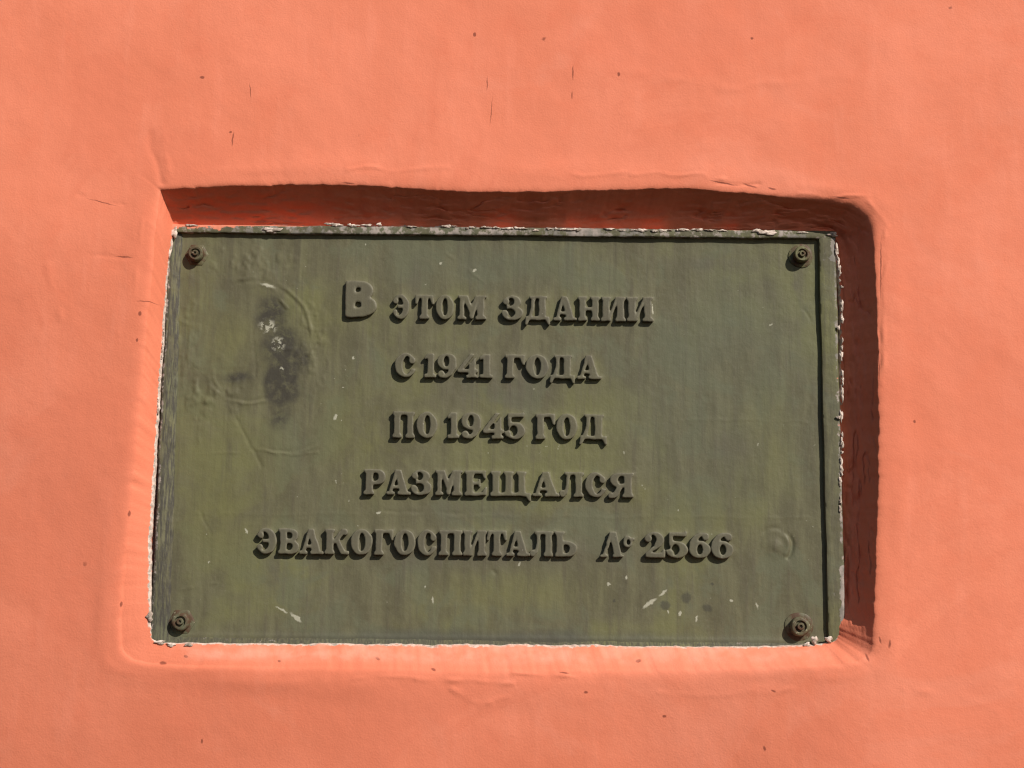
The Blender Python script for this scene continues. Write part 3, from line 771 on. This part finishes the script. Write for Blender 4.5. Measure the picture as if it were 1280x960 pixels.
# ---- raised border: four rails
def rail(p0, p1, w0, w1, hgt, inward, seed, grime, worn, slope=0.0, wob=0.0006, paint=None):
    """bar from p0 to p1 (outer edge, x-z), w0..w1 wide towards 'inward', hgt above the field; slope tilts its face down inwards"""
    p0, p1, inward = np.array(p0), np.array(p1), np.array(inward, float)
    L = np.linalg.norm(p1 - p0); n = int(L / 0.0016)
    s = np.linspace(0, 1, n)
    prof = [(0, -1.8, 0), (0, 0, 0), (0, .7, 0), (.04, .93, .2), (.14, 1, .3), (.4, 1 - .3 * slope, .5), (.7, 1 - .65 * slope, .7), (.88, 1 - .88 * slope, .9), (.97, .9 * (1 - slope), 1), (1, .6 * (1 - slope), 1), (1.02, 0, 1), (1.02, -.5, 1)]
    vs, gr, wo, ovp = [], [], [], []
    for (u, hh, _) in prof:
        wid = w0 + (w1 - w0) * s
        a = s * L
        pos = p0 + (p1 - p0) * s[:, None]
        off = u * wid + wob * fbm(a, a * 0 + u * .004, 0.03, 0.004, 3, seed)
        dep = D_PLATE - hh * hgt * (1 + 0.05 * fbm(a, a * 0 + u * 0.01, 0.05, 0.004, 2, seed + 1)) - (0.00025 * fbm(a, a * 0 + u * .01, 0.006, 0.003, 2, seed + 2) if hh > 0 else 0)
        pp = pos + inward * off[:, None]
        vs.append(np.stack([pp[:, 0], dep, pp[:, 1]], 1)); gr.append(np.full(n, grime)); wo.append(worn(u, s)); ovp.append(paint(u, s) if paint else 0 * s)
    V = np.concatenate(vs); np_ = len(prof)
    d = (p1 - p0) / L
    flip = (d[0] * inward[1] - d[1] * inward[0]) < 0
    f = grid_faces(np_, n, False, flip).tolist()
    c0 = [i * n for i in range(np_)]; c1 = [i * n + n - 1 for i in range(np_)]
    f.append(c0 if not flip else c0[::-1]); f.append(c1[::-1] if not flip else c1)
    o = mesh_obj('border_rail', V, f, M_BORDER, None, True, 50)
    attr(o, 'grime', np.concatenate(gr)); attr(o, 'worn', np.concatenate(wo)); attr(o, 'overpaint', np.concatenate(ovp))
    child(o)
TLi, TRi = at(222, 291, D_RIM), at(1031, 298, D_RIM)
wt = Z1 - (TLi[1] + TRi[1]) / 2
wr = X1 - (at(1031, 400, D_RIM)[0] + at(1028, 700, D_RIM)[0]) / 2
print('rail widths', wt, wr, 'PX', PX)
e = 0.0025
HB = D_PLATE - D_RIM
rail((X0 - e, Z1 + e), (X1 + e, Z1 + e), wt + e, wt + e, HB * 1.04, (0, -1), 601, 0.25, lambda u, s: 0.60 - 0.2 * np.abs(s - 0.5) + 0 * s, paint=lambda u, s: (0.75 - u * 0.5) * (1 - sstep(0.06, 0.30, s)) + 0.5 * (u < .1))
rail((X1 + e, Z0 - e), (X1 + e, Z1 - wt * .6), wr + e, wr + e, HB, (-1, 0), 611, 0.3, lambda u, s: 0.55 * (u < .35) + 0.35 * (s > .94) + 0.30 * (s < .2) + 0 * s, paint=lambda u, s: 0.35 * (u < .2) + 0 * s)
rail((X0 - e, Z0 - e), (X0 - e, Z1 - wt * .6), 0.0165, 0.0115, HB * 0.92, (1, 0), 621, 0.95, lambda u, s: 0.52 * (u < .3) + 0 * s, slope=0.8, wob=0.0009)
rail((X0 + 0.004, Z0 - e), (X1 - 0.004, Z0 - e), 0.0062, 0.0062, HB * 0.55, (0, 1), 631, 0.7, lambda u, s: 0.30 + 0.1 * np.sin(s * 9), slope=0.6, wob=0.0008)

# ---- bolts
def lathe(name, prof, cx, cz, sides, seed, parent_o, sharp=40, hexr=False):
    vs, fs = [], []
    r_ = random.Random(seed)
    for k, (r, h) in enumerate(prof):
        for q in range(sides):
            a = 2 * math.pi * q / sides + seed
            rr = r * (1 + 0.03 * math.sin(3 * a + seed * 2))
            if hexr:
                rr = r * (0.90 / max(abs(math.cos((a % (math.pi / 3)) - math.pi / 6)), .8))
            vs.append((cx + rr * math.cos(a), D_PLATE - h, cz + rr * math.sin(a)))
    n = len(prof)
    for i in range(n - 1):
        for q in range(sides):
            fs.append((i * sides + q, i * sides + (q + 1) % sides, (i + 1) * sides + (q + 1) % sides, (i + 1) * sides + q))
    fs.append(tuple((n - 1) * sides + q for q in range(sides)))
    o = mesh_obj(name, vs, fs, M_BOLT, None, True, sharp)
    if parent_o is None:
        child(o)
    else:
        o.parent = parent_o               # the bolt's own axes already are the world's
    return o
P_ = PX
for i, (bx, by, r, h) in enumerate(((244, 316, 10.0, 12), (1003, 317, 10.5, 12.5), (225, 777, 11.0, 11), (1001, 783, 12, 13))):
    cx, cz = at(bx, by, D_PLATE - h * P_)
    b = lathe('bolt', [(r * P_, -.001), (r * P_, (h - 2.2) * P_), (r * .93 * P_, (h - .8) * P_), (r * .82 * P_, h * P_), (r * .62 * P_, (h - .2) * P_), (r * .55 * P_, (h - 3) * P_), (.001 * P_, (h - 3.1) * P_)], cx, cz, 36, i * 1.3, None)
    wz = lathe('washer', [(r * 1.5 * P_, -.001), (r * 1.48 * P_, 1.2 * P_), (r * 1.36 * P_, 1.9 * P_), (r * .9 * P_, 2.1 * P_)], cx, cz, 36, i * 2.1, b, hexr=(i in (0, 2)))
    st = lathe('stud_end', [(r * .38 * P_, (h - 4) * P_), (r * .38 * P_, (h + 1.2) * P_), (r * .33 * P_, (h + 2) * P_), (r * .17 * P_, (h + 2) * P_), (r * .13 * P_, (h - .2) * P_), (.001 * P_, (h - .3) * P_)], cx, cz, 24, i * .7, b)
